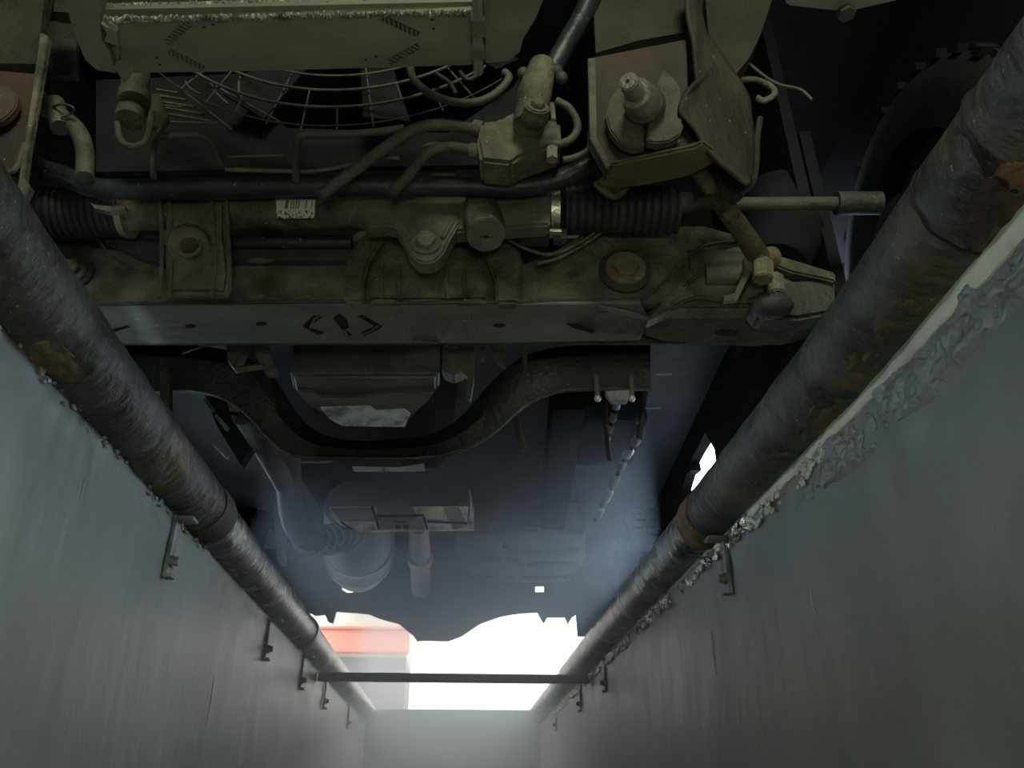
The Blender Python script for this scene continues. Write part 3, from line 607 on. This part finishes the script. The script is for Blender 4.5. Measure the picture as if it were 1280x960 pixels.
prt('link_bracket', MB().prism(py_([(930, 322), (940, 316), (950, 330), (936, 345), (922, 374), (905, 376), (905, 370), (918, 366), (930, 340)], .97), back(.01)), 'alloy', lk)
prt('wishbone', MB().prism(py_([(965, 316), (1000, 326), (1045, 340), (1045, 352), (1020, 346), (990, 340), (970, 332)], .99), back(.02)), 'dirt', la, bevel=.003)
prt('ball_joint', MB().ball(P(965, 382, .99), .024, (1.3, 1, .8), 20, 12, .06), 'dirt_dark', la)
prt('ball_joint_boot', MB().prism(py_([(930, 370), (975, 350), (1045, 345), (1045, 390), (1000, 398), (950, 397)], 1.0), back(.04)), 'dirt_dark', la, bevel=.006)
# small wiring connector beside the rack
cn = prt('wiring_connector', MB().box(P(668, 298, .96), (.045, .02, .018)), 'rubber', bevel=.002)
hose('wire', [(636, 300), (660, 312), (690, 318), (720, 306), (745, 290)], .97, 2.2, 'dirt', cn)
hose('wire', [(672, 330), (700, 322), (730, 306), (752, 290)], .97, 2, 'dirt', cn)
prt('connector_tab', MB().box(P(700, 296, .96), (.02, .016, .02)), 'dirt_dark', cn)
# ---- frame horns with eccentric bolts ----------------------------------
def horn_right():
    Yh = .76
    h = prt('frame_horn', MB().prism(py_([(736, 72), (858, 48), (862, 160), (872, 178), (866, 184), (762, 206), (756, 204), (740, 172)], Yh), back(.012)), 'rust', bevel=.002, label='rust-brown frame horn bracket')
    prt('upper_box', MB().prism(py_([(740, -30), (742, 12), (745, 66), (800, 50), (858, 40), (858, -30)], Yh+.03), back(.02)), 'dirt_mid', h)
    prt('side_return', MB().prism(py_([(735, 72), (744, 72), (746, 172), (764, 206), (758, 210), (738, 174)], Yh-.008), back(.02)), 'dirt', h, bevel=.001)
    zb = P(800, 196, Yh).z
    prt('bottom_lip', MB().prism(pz([(756, 206), (768, 205), (868, 184), (878, 178), (897, 192), (892, 206), (860, 222), (800, 234), (778, 236), (772, 246), (760, 244), (746, 230), (756, 222)], P(800, 205, Yh).z), up(.008)), 'rust_lip', h, bevel=.003)
    prt('lip_curl', MB().tube(smooth([P(745, 229, Yh+.05), P(756, 240, Yh+.05), P(768, 246, Yh+.055), P(778, 240, Yh+.055), P(784, 234, Yh+.055)]), .0045, 10), 'rust_lip', h)
    # side plate
    def plate(u, v):
        pl = [(857, -30), (862, 20), (868, 60), (872, 105), (850, 125), (850, 140), (868, 160), (884, 186), (905, 206), (936, 229)]
        pr = [(882, -30), (878, 15), (884, 40), (905, 70), (925, 98), (938, 120), (941, 150), (944, 180), (943, 205), (941, 228)]
        k = v*(len(pl)-1); i = min(int(k), len(pl)-2); t = k-i
        a = Vector(pl[i]).lerp(Vector(pl[i+1]), t); b = Vector(pr[i]).lerp(Vector(pr[i+1]), t); q = a.lerp(b, u)
        return P(q.x, q.y, .735+.05*u+.010*math.sin(u*3.1)*(-1)+.004*nz(u*3, v*9))
    g = MB().grid(plate, 16, 60)
    sp = prt('side_plate', g, 'rust', h); sm = sp.modifiers.new('thick', 'SOLIDIFY'); sm.thickness = .006
    prt('plate_rim', MB().tube(smooth([P(950, 148, .79), P(946, 175, .79), P(945, 205, .79), P(940, 229, .785), (P(925, 243, .785))]), .0045, 8), 'rust', h)
    prt('plate_foot', MB().prism(py_([(893, 196), (936, 229), (932, 236), (920, 244), (905, 232), (898, 215)], .785), back(.02)), 'rust', h)
    random.seed(2); m = MB()
    for i in range(26):
        t = random.random(); x = 872+t*58+random.uniform(-8, 8); y = 126+t*92
        m.tube([P(x, y, .742+.03*t), P(x+random.uniform(0, 4), y+random.uniform(5, 14), .744+.03*t)], random.uniform(.0006, .0015), 5)
    prt('flaking_scale', m, 'alloy', h, kind='stuff')
    # eccentric washer, split, and stud
    ax = Vector((-.22, -1, .05)).normalized(); c = P(806, 150, Yh-.004)
    a_, b_ = frame(ax); R_ = px2(c, 46)
    def disc(q0, q1, r, k, inner=0):
        pts = [c+ax*k+(Vector((math.cos(q), 0, math.sin(q)))*r) for q in [q0+(q1-q0)*i/20 for i in range(21)]]
        return pts
    prt('washer_back', MB().cyl(c, c+ax*.004, R_*1.02, n=40), 'dirt_dark', h)
    # left lobe
    la_ = [(803, 148), (806, 182), (790, 184), (774, 177), (762, 162), (757, 144), (762, 124), (774, 108), (790, 120)]
    prt('washer_half', MB().prism(py_(la_, Yh-.022), back(.014)), 'bolt_rust', h, bevel=.002)
    lb_ = [(829, 85), (842, 96), (850, 108), (851, 120), (847, 135), (847, 146), (855, 155), (850, 168), (838, 176), (822, 178), (808, 176), (810, 156), (822, 138), (824, 120), (822, 104)]
    prt('washer_half', MB().prism(py_(lb_, Yh-.028), back(.014)), 'bolt_rust', h, bevel=.002)
    s0 = P(808, 134, Yh-.03); s1 = P(794, 116, Yh-.075); s2 = P(785, 101, Yh-.10)
    prt('nut', MB().tube([s0, s0.lerp(s1, .55), s1], [.0235, .023, .019], 14), 'bolt_grey', h, sharp=25, bevel=.001)
    prt('nut_collar', MB().tube([s0, s0.lerp(s1, .3)], [.0255, .025], 24), 'bolt_rust', h)
    prt('stud', MB().tube([s1, s2], [.0125, .0115], 20), 'bolt_grey', h, bevel=.002)
    prt('stud_centre', MB().cyl(s2, s2+(s2-s1)*.03, .002, n=10), 'pipe_dark', h)
    prt('rolled_lip', MB().tube(smooth([P(850, 148, Yh-.01), P(868, 162, Yh-.012), P(874, 176, Yh-.012), P(860, 184, Yh-.01), P(820, 190, Yh-.006)]), .0035, 8), 'rust', h)
    # frame rail running up and away behind the horn
    prt('frame_rail', MB().prism(py_([(880, -30), (885, 40), (900, 70), (918, 94), (935, 75), (950, 45), (975, -30)], .83), back(.03)), 'dirt_mid', h)
    prt('tow_bracket', MB().prism(pz([(975, -10), (985, 8), (1058, 16), (1120, 2), (1150, -10)], .80), up(.01)), 'tank', car, bevel=.002)
    c = PZ(1057, 13, .797); prt('bolt_head', MB().hexn(c, c-Vector((0, 0, .008)), .010), 'dirt', h)
    hose('thin_brake_line', [(930, 74), (955, 95), (975, 106), (1000, 112), (1015, 125)], .86, 2, 'hose')
    hose('spring_clip', [(925, 100), (945, 100), (963, 108), (968, 118), (955, 126), (946, 122)], .86, 4, 'dirt')
horn_right()
def horn_left():
    h = prt('frame_horn', MB().prism(py_([(-60, 82), (52, 92), (40, 170), (24, 214), (-60, 214)], .78), back(.012)), 'rust', bevel=.002, label='rust-brown frame horn bracket')
    prt('upper_box', MB().prism(py_([(-60, -30), (60, -30), (50, 40), (44, 80), (-60, 78)], .77), back(.02)), 'dirt_mid', h)
    prt('side_return', MB().prism(py_([(50, 40), (60, 44), (52, 92), (36, 180), (30, 222), (38, 232), (28, 250), (20, 246), (24, 218), (38, 130)], .765), back(.012)), 'dirt', h, bevel=.001)
    c = P(-10, 140, .772)
    prt('washer_half', MB().cyl(c, c-Vector((0, .012, 0)), px2(c, 36), n=36), 'bolt_rust', h, bevel=.002)
    prt('nut', MB().hexn(c-Vector((0, .012, 0)), c-Vector((.01, .04, 0)), .02), 'bolt_grey', h)
    prt('bottom_lip', MB().prism(pz([(-60, 214), (24, 214), (18, 226), (34, 245), (-60, 260)], P(0, 214, .78).z), up(.008)), 'rust_lip', h)
    prt('rolled_lip', MB().tube(smooth([P(-20, 212, .77), P(10, 215, .77), P(22, 208, .77), P(30, 180, .77)]), .004, 8), 'dirt', h)
    prt('wing_bracket', MB().prism(py_([(40, -30), (90, -30), (86, 16), (66, 14), (50, 6)], .8), back(.02)), 'dirt_mid', h)
horn_left()
prt('chassis_panel', MB().prism(py_([(50, 30), (95, 20), (96, 96), (64, 92)], .92), back(.01)), 'dirt_dark')
# ---- engine sump --------------------------------------------------------
def ring_px(pts, Y=None, Z=None): return [P(x, y, Y) if Y else PZ(x, y, Z) for x, y in pts]
Zp = .73
bot = pz([(398, 506), (512, 506), (545, 488), (549, 466), (535, 452), (372, 452), (362, 468), (366, 488)], Zp)
pf = [Vector((p.x, p.y, p.z)) for p in pz([(386, 510), (430, 532), (505, 533), (528, 510), (549, 486), (549, 470), (362, 470), (366, 488)], Zp)]
top = [Vector((p.x*1.02-.004, p.y+.0, .98)) for p in pf]
mid = [Vector((p.x, p.y, Zp+.03)) for p in pf]
ctr = sum(pf, Vector())/len(pf)
base = [ctr+(p-ctr)*.96 for p in pf]
op = prt('oil_pan', MB().loft([base, [p+Vector((0, 0, .006)) for p in pf], mid, top]), 'pan', sharp=35, bevel=.004)
prt('pan_step', MB().prism(pz([(372, 488), (396, 490), (404, 496), (458, 496), (470, 490), (546, 488), (530, 508), (505, 516), (400, 512), (380, 504)], Zp-.006), up(.008)), 'pan', op, bevel=.003)
prt('pan_highlight', MB().prism(pz([(400, 510), (462, 508), (470, 514), (505, 512), (513, 518), (506, 534), (428, 533), (412, 524)], Zp-.009), up(.004)), 'shiny', op, bevel=.001, label='bright painted highlight on the sump corner')  # pale plate stands for the highlight on the oil pan
prt('engine_block', MB().box((-.25, 1.42, 1.12), (.42, .3, .3)), 'black')
# brackets hanging beside the sump
br = prt('engine_bracket', MB().prism(py_([(553, 430), (574, 432), (588, 446), (580, 462), (566, 468), (552, 462)], 1.28), back(.04)), 'alloy', bevel=.003)
for pts in ([(578, 430), (592, 430), (592, 476), (588, 500), (583, 500), (584, 470), (572, 462)], [(600, 430), (606, 430), (606, 448), (600, 448)], [(612, 430), (632, 430), (632, 458), (622, 452)], [(652, 430), (660, 430), (658, 462), (654, 462)]):
    prt('bracket_tab', MB().prism(py_(pts, 1.27), back(.015)), 'alloy' if pts[0][0] < 620 else 'dirt', br, bevel=.001)
bl = prt('engine_bracket', MB().prism(py_([(282, 430), (308, 430), (300, 446), (292, 460), (284, 450)], 1.26), back(.03)), 'alloy', bevel=.003)
prt('bracket_tab', MB().prism(py_([(312, 430), (334, 430), (340, 450), (346, 462), (330, 464), (322, 450)], 1.26), back(.03)), 'alloy', bl, bevel=.003)
prt('bracket_bar', MB().tube([P(296, 462, 1.26), P(330, 458, 1.26)], .006, 8), 'alloy', bl)
hose('thin_wire', [(228, 442), (250, 434), (275, 430)], 1.25, 1.5, 'dirt')
# ---- second crossmember --------------------------------------------------
Y2 = 1.74
up_ = [(130, 432), (240, 430), (300, 440), (345, 470), (370, 520), (400, 545), (450, 552), (540, 545), (580, 520), (610, 480), (650, 445), (700, 432), (818, 430)]
lo_ = [(820, 486), (760, 485), (700, 487), (672, 496), (648, 512), (622, 538), (596, 556), (560, 568), (520, 573), (372, 572), (350, 566), (332, 545), (312, 520), (280, 496), (240, 487), (130, 492)]
# the ends stand nearer than the middle: bowed beam
def bow(x): return 1.60+.10*math.exp(-((x-450)/160)**2)
lo_s = [P(x, y, bow(x)) for x, y in lo_]; up_s = [P(x, y, bow(x)) for x, y in up_]
def resample(pl, xs):
    out = []
    for x in xs:
        for i in range(len(pl)-1):
            (x0, y0), (x1, y1) = pl[i], pl[i+1]
            if x0 <= x <= x1: out.append((x, y0+(y1-y0)*(x-x0)/max(1e-6, x1-x0))); break
    return out
xs = [130+i*6.9 for i in range(100)]
U = resample(up_, xs); Lw = resample(lo_[::-1], xs)
n_ = min(len(U), len(Lw))
def sm1(a): 
    b = a[:]
    for _ in range(6): b = [b[0]]+[(b[i-1]+2*b[i]+b[i+1])/4 for i in range(1, len(b)-1)]+[b[-1]]
    return b
uy = sm1([u[1] for u in U[:n_]]); ly = sm1([l[1] for l in Lw[:n_]])
rings = []
for i in range(n_):
    x = xs[i]; Y = bow(x); a = P(x, uy[i], Y+.01); b = P(x, ly[i], Y); m1 = P(x, (uy[i]+ly[i])/2, Y-.02)
    rings.append([a, m1, b, b+Vector((0, .015, .001)), a+Vector((0, .015, 0))])
M['beam'] = grime('black_oily_beam', (.007,.008,.007), (.020,.021,.017), (.03,.026,.018), .4, 12, .5, .1, .8, (.2,.2,.17), (1,1,1), .12, 70)
sc = prt('gearbox_crossmember', MB().loft(rings), 'beam', sharp=50, label='dark curved gearbox crossmember')
prt('lower_lip', MB().tube([P(xs[i], ly[i], bow(xs[i])-.002) for i in range(20, n_)], .0022, 8), 'dirt', sc)
for x in (745, 788): 
    prt('clamp_stud', MB().tube([P(x, 470, 1.56), P(x+2, 498, 1.55)], .006, 10), 'bolt_grey', sc)
    prt('stud_tip', MB().ball(P(x+2, 498, 1.55), .008, (1, 1, 1), 10, 8), 'shiny', sc)
prt('clamp_plate', MB().prism(py_([(756, 488), (790, 487), (784, 501), (764, 501)], 1.55), back(.02)), 'strap', sc, bevel=.002)
for x, y in ((820, 468), (806, 510)): prt('pin', MB().tube([P(x, y, 1.62), P(x+20, y, 1.62)], .0022, 6), 'strap', sc)
prt('left_hanger', MB().prism(py_([(200, 465), (212, 460), (212, 512), (200, 500)], 1.58), back(.02)), 'dirt', sc)
prt('cable_guide', MB().tube(smooth([P(640, 505, 1.8), P(646, 530, 1.8), P(656, 563, 1.8)]), [.012, .010, .007]*1 if False else .009, 10), 'dirt', sc)
prt('left_strut', MB().tube([P(308, 520, 1.66), P(330, 555, 1.74), P(356, 605, 1.85)], [.03, .03, .026], 14), 'dirt_dark')
# tread-like finned link at left, jointed link chains at right
def chain(pts, Y, rpx, n, name, parent=None, mat='dirt', dY=0):
    ps = smooth([P(x, y, Y+dY*i) for i, (x, y) in enumerate(pts)], 20); o = prt(name, MB().tube(ps[::4]+[ps[-1]], px2(ps[0], rpx*.55), 8), 'black', parent)
    for i in range(n):
        a = ps[int((i+.12)/n*(len(ps)-1))]; b = ps[int((i+.82)/n*(len(ps)-1))]
        prt('segment', MB().tube([a, a.lerp(b, .15), a.lerp(b, .85), b], [px2(a, rpx*.7), px2(a, rpx), px2(a, rpx), px2(a, rpx*.7)], 10), mat if i % 3 else 'strap', o)
    return o
chain([(772, 502), (764, 530), (757, 552)], 1.66, 5, 4, 'jointed_sleeve', dY=.05)
chain([(800, 520), (798, 545), (780, 575), (764, 610), (744, 650)], 1.75, 5.5, 8, 'jointed_sleeve', dY=.09)
hose('brake_hose', [(806, 488), (803, 520), (800, 548)], 1.7, 3.5, 'rubber')
hose('brake_hose', [(756, 500), (758, 540), (762, 575)], 1.72, 3, 'rubber')
rad = prt('finned_cooler', MB().prism(py_([(256, 494), (300, 502), (322, 548), (300, 580), (270, 530)], 1.72), back(.03)), 'black')
for pts in ([(257, 496), (268, 512), (264, 514), (254, 500)], [(270, 516), (286, 534), (282, 538), (268, 520)], [(284, 502), (298, 506), (300, 514), (286, 512)], [(288, 518), (305, 522), (306, 530), (292, 528)], [(268, 548), (286, 566), (284, 574), (266, 556)]):
    prt('cooler_fin', MB().prism(py_(pts, 1.69), back(.012)), 'strap', rad, bevel=.0015)
# ---- gearbox, shields, exhaust, propshaft, tank -------------------------
gb = prt('gearbox', MB().loft([[Vector((-.27+sx, y, z)) for sx, z in ((-w_, .98), (-w_, zb+.05), (-w_*.6, zb), (w_*.6, zb), (w_, zb+.05), (w_, .98))] for y, w_, zb in ((1.56, .15, .86), (1.80, .13, .88), (2.05, .10, .90), (2.2, .085, .9))]), 'black', bevel=.004)
def strip(pts, Y, t, mat='shiny', parent=None, name='heat_shield_strip', **k): return prt(name, MB().prism(py_(pts, Y), back(t)), mat, parent, **k)
strip([(376, 572), (413, 571), (414, 577), (376, 577)], 1.78, .01, 'strap', sc, 'lip_tab')
strip([(440, 583), (500, 584), (530, 579), (531, 588), (500, 588), (442, 588)], 1.74, .008, 'shiny', gb, 'bare_edge')
Yt = 2.05
tm = prt('gearbox_mount', MB().prism(py_([(409, 633), (592, 633), (592, 662), (450, 664), (424, 655), (414, 645)], Yt+.015), back(.01)), 'shiny', label='shiny pressed gearbox mount')
prt('mount_hump', MB().prism(py_([(468, 646), (478, 624), (508, 622), (520, 642), (520, 646)], Yt-.02), back(.03)), 'exhaust', tm, bevel=.002)
strip([(412, 635), (464, 634), (468, 650), (425, 650)], Yt, .012, 'exhaust', tm, 'mount_panel', bevel=.002)
strip([(522, 634), (553, 634), (553, 650), (526, 648)], Yt, .012, 'shiny', tm, 'mount_panel', bevel=.002, label='brightest panel')
strip([(554, 634), (574, 633), (584, 656), (566, 662), (560, 648)], Yt, .012, 'exhaust', tm, 'mount_panel', bevel=.002)
strip([(432, 653), (466, 653), (470, 661), (440, 661)], Yt, .012, 'shiny', tm, 'mount_panel', bevel=.002)
strip([(474, 648), (528, 647), (531, 662), (474, 662)], Yt-.01, .02, 'exhaust', tm, 'mount_panel', bevel=.002)
strip([(534, 651), (564, 652), (566, 660), (536, 659)], Yt, .012, 'shiny', tm, 'mount_panel', bevel=.002)
for a, b in (((465, 632), (474, 662)), ((471, 645), (530, 644)), ((530, 646), (534, 662)), ((426, 652), (440, 662)), ((534, 652), (584, 654))):
    prt('mount_rib', MB().tube([P(*a, Yt-.022), P(*b, Yt-.022)], .003, 8), 'black', tm)
prt('mount_slot', MB().prism(py_([(492, 651), (508, 651), (508, 653), (492, 653)], Yt-.012), back(.004)), 'pipe_dark', tm)
for x in (498, 508): prt('mount_slot', MB().prism(py_([(x-4, 656), (x+3, 656), (x+3, 661), (x-4, 661)], Yt-.012), back(.004)), 'pipe_dark', tm)
prt('cable', MB().tube(smooth([P(586, 612, 2.0), P(588, 628, 2.0), P(586, 650, 2.0), P(590, 655, 2.0)]), .004, 8), 'strap', tm)
# flexible exhaust section (curved ribs)
ex = prt('exhaust_pipe', MB().tube(smooth([P(362, 560, 1.9), P(362, 620, 2.0), P(372, 662, 2.08), P(400, 680, 2.12), P(430, 672, 2.15), P(450, 650, 2.2)], 6), .032, 20), 'dirt_dark')
for k in range(7):
    t = k/6; p = P(385+52*t, 676-10*abs(t-.3), 2.10+.01*t); prt('flex_ring', MB().tube(circ(p, .040, 24), .004, 8), 'strap', ex)
M['pale'] = grime('pale_grey_underbody_metal', (.16,.175,.20), (.27,.29,.33), (.10,.10,.11), .6, 8, .5, .2, .5)
mf = prt('muffler', MB().tube([P(447, 630, 2.3), P(447, 672, 2.45), P(449, 694, 2.75), P(449, 706, 2.9)], [.10, .105, .115, .10], 30), 'pale', bevel=.004)
for t_ in (0, 1): prt('muffler_rim', MB().tube([P(449, 690-14*t_, 2.72-.2*t_), P(449, 694-14*t_, 2.78-.2*t_)], .121-.006*t_, 30), 'exhaust', mf)
ps_ = prt('propshaft', MB().tube([P(523, 655, 2.25), P(525, 695, 2.7), P(526, 735, 3.3)], [.030, .036, .040], 20), 'pale')
prt('shaft_joint', MB().tube([P(525, 692, 2.65), P(525, 699, 2.75)], .045, 20), 'exhaust', ps_)
ft = prt('fuel_tank', MB().loft([[PZ(x, y, .86)+Vector((0, 0, dz)) for x, y in ((566, 668), (572, 700), (590, 722), (640, 730), (715, 728), (732, 700), (732, 668), (650, 662))] for dz in (0, .12)]), 'pale', bevel=.012, seg=3)
for pts in ([(570, 684), (590, 690), (620, 690), (624, 682)], [(630, 682), (640, 690), (700, 690), (722, 686)], [(576, 706), (600, 700), (640, 700), (652, 706)], [(660, 706), (700, 704), (722, 706)], [(590, 718), (615, 722), (640, 722)], [(650, 722), (690, 722), (715, 720)]):
    prt('pressed_rib', MB().tube(smooth([PZ(x, y, .857) for x, y in pts]), .013, 10), 'pale', ft)
prt('pressed_rib', MB().tube([PZ(622, 674, .856), PZ(626, 690, .856), PZ(630, 700, .856)], .014, 10), 'pale', ft)
# side rails of the body, rear axle, rear panel
for x in (-.66, .14): prt('body_rail', MB().box((x, 2.45, .93), (.08, 1.4, .12)), 'black')
prt('heat_shield', MB().prism(py_([(318, 505), (340, 600), (346, 700), (352, 700), (352, 590), (332, 505)], 2.1), back(.06)), 'under')
prt('dark_housing', MB().box((.27, 2.02, .98), (.16, .3, .16)), 'black')
prt('rear_axle', MB().tube([Vector((-.95, 3.2, .95)), Vector((.5, 3.2, .95))], .04, 20), 'under')
# rear valance: ragged lower edge against the daylight
Yv = 3.60
edge = [(230, 760), (388, 766), (393, 769), (406, 768), (410, 777), (416, 779), (420, 764), (436, 765), (460, 767), (478, 774), (498, 779), (516, 794), (521, 801), (530, 800), (560, 801), (576, 795), (600, 779), (625, 770), (650, 766), (672, 765), (677, 775), (680, 779), (684, 771), (706, 771), (710, 780), (715, 771), (720, 768), (722, 795), (830, 795)]
hol = lambda cx, cy, rx, ry: [(cx+rx*math.cos(2*math.pi*k/10), cy+ry*math.sin(2*math.pi*k/10)) for k in range(10)]
# the panel is made of strips so that the two holes stay open
def valance():
    m = MB(); top_y = 716
    m.prism(py_(edge+[(830, 746), (230, 746)], Yv), back(.02))
    for x0, x1 in ((230, 427), (445, 669), (680, 830)): m.prism(py_([(x0, 728), (x1, 728), (x1, 746), (x0, 746)], Yv), back(.02))
    m.prism(py_([(230, 690), (830, 690), (830, 728), (230, 728)], Yv), back(.02))
    m.prism(py_([(427, 728), (434, 728), (427, 733)], Yv), back(.02)); m.prism(py_([(427, 746), (427, 737), (434, 741), (440, 741), (445, 738), (445, 746)], Yv), back(.02))
    m.prism(py_([(439, 728), (445, 728), (445, 734)], Yv), back(.02))
    m.prism(py_([(669, 746), (669, 740), (680, 740), (680, 746)], Yv), back(.02)); m.prism(py_([(669, 728), (680, 728), (680, 732), (669, 732)], Yv), back(.02))
    return m
prt('rear_valance', valance(), 'under')
prt('tailgate', MB().box((-.28, 3.74, 1.45), (1.6, .03, .75)), 'under')
for o in list(bpy.data.objects):
    if '_car' in o: del o['_car']
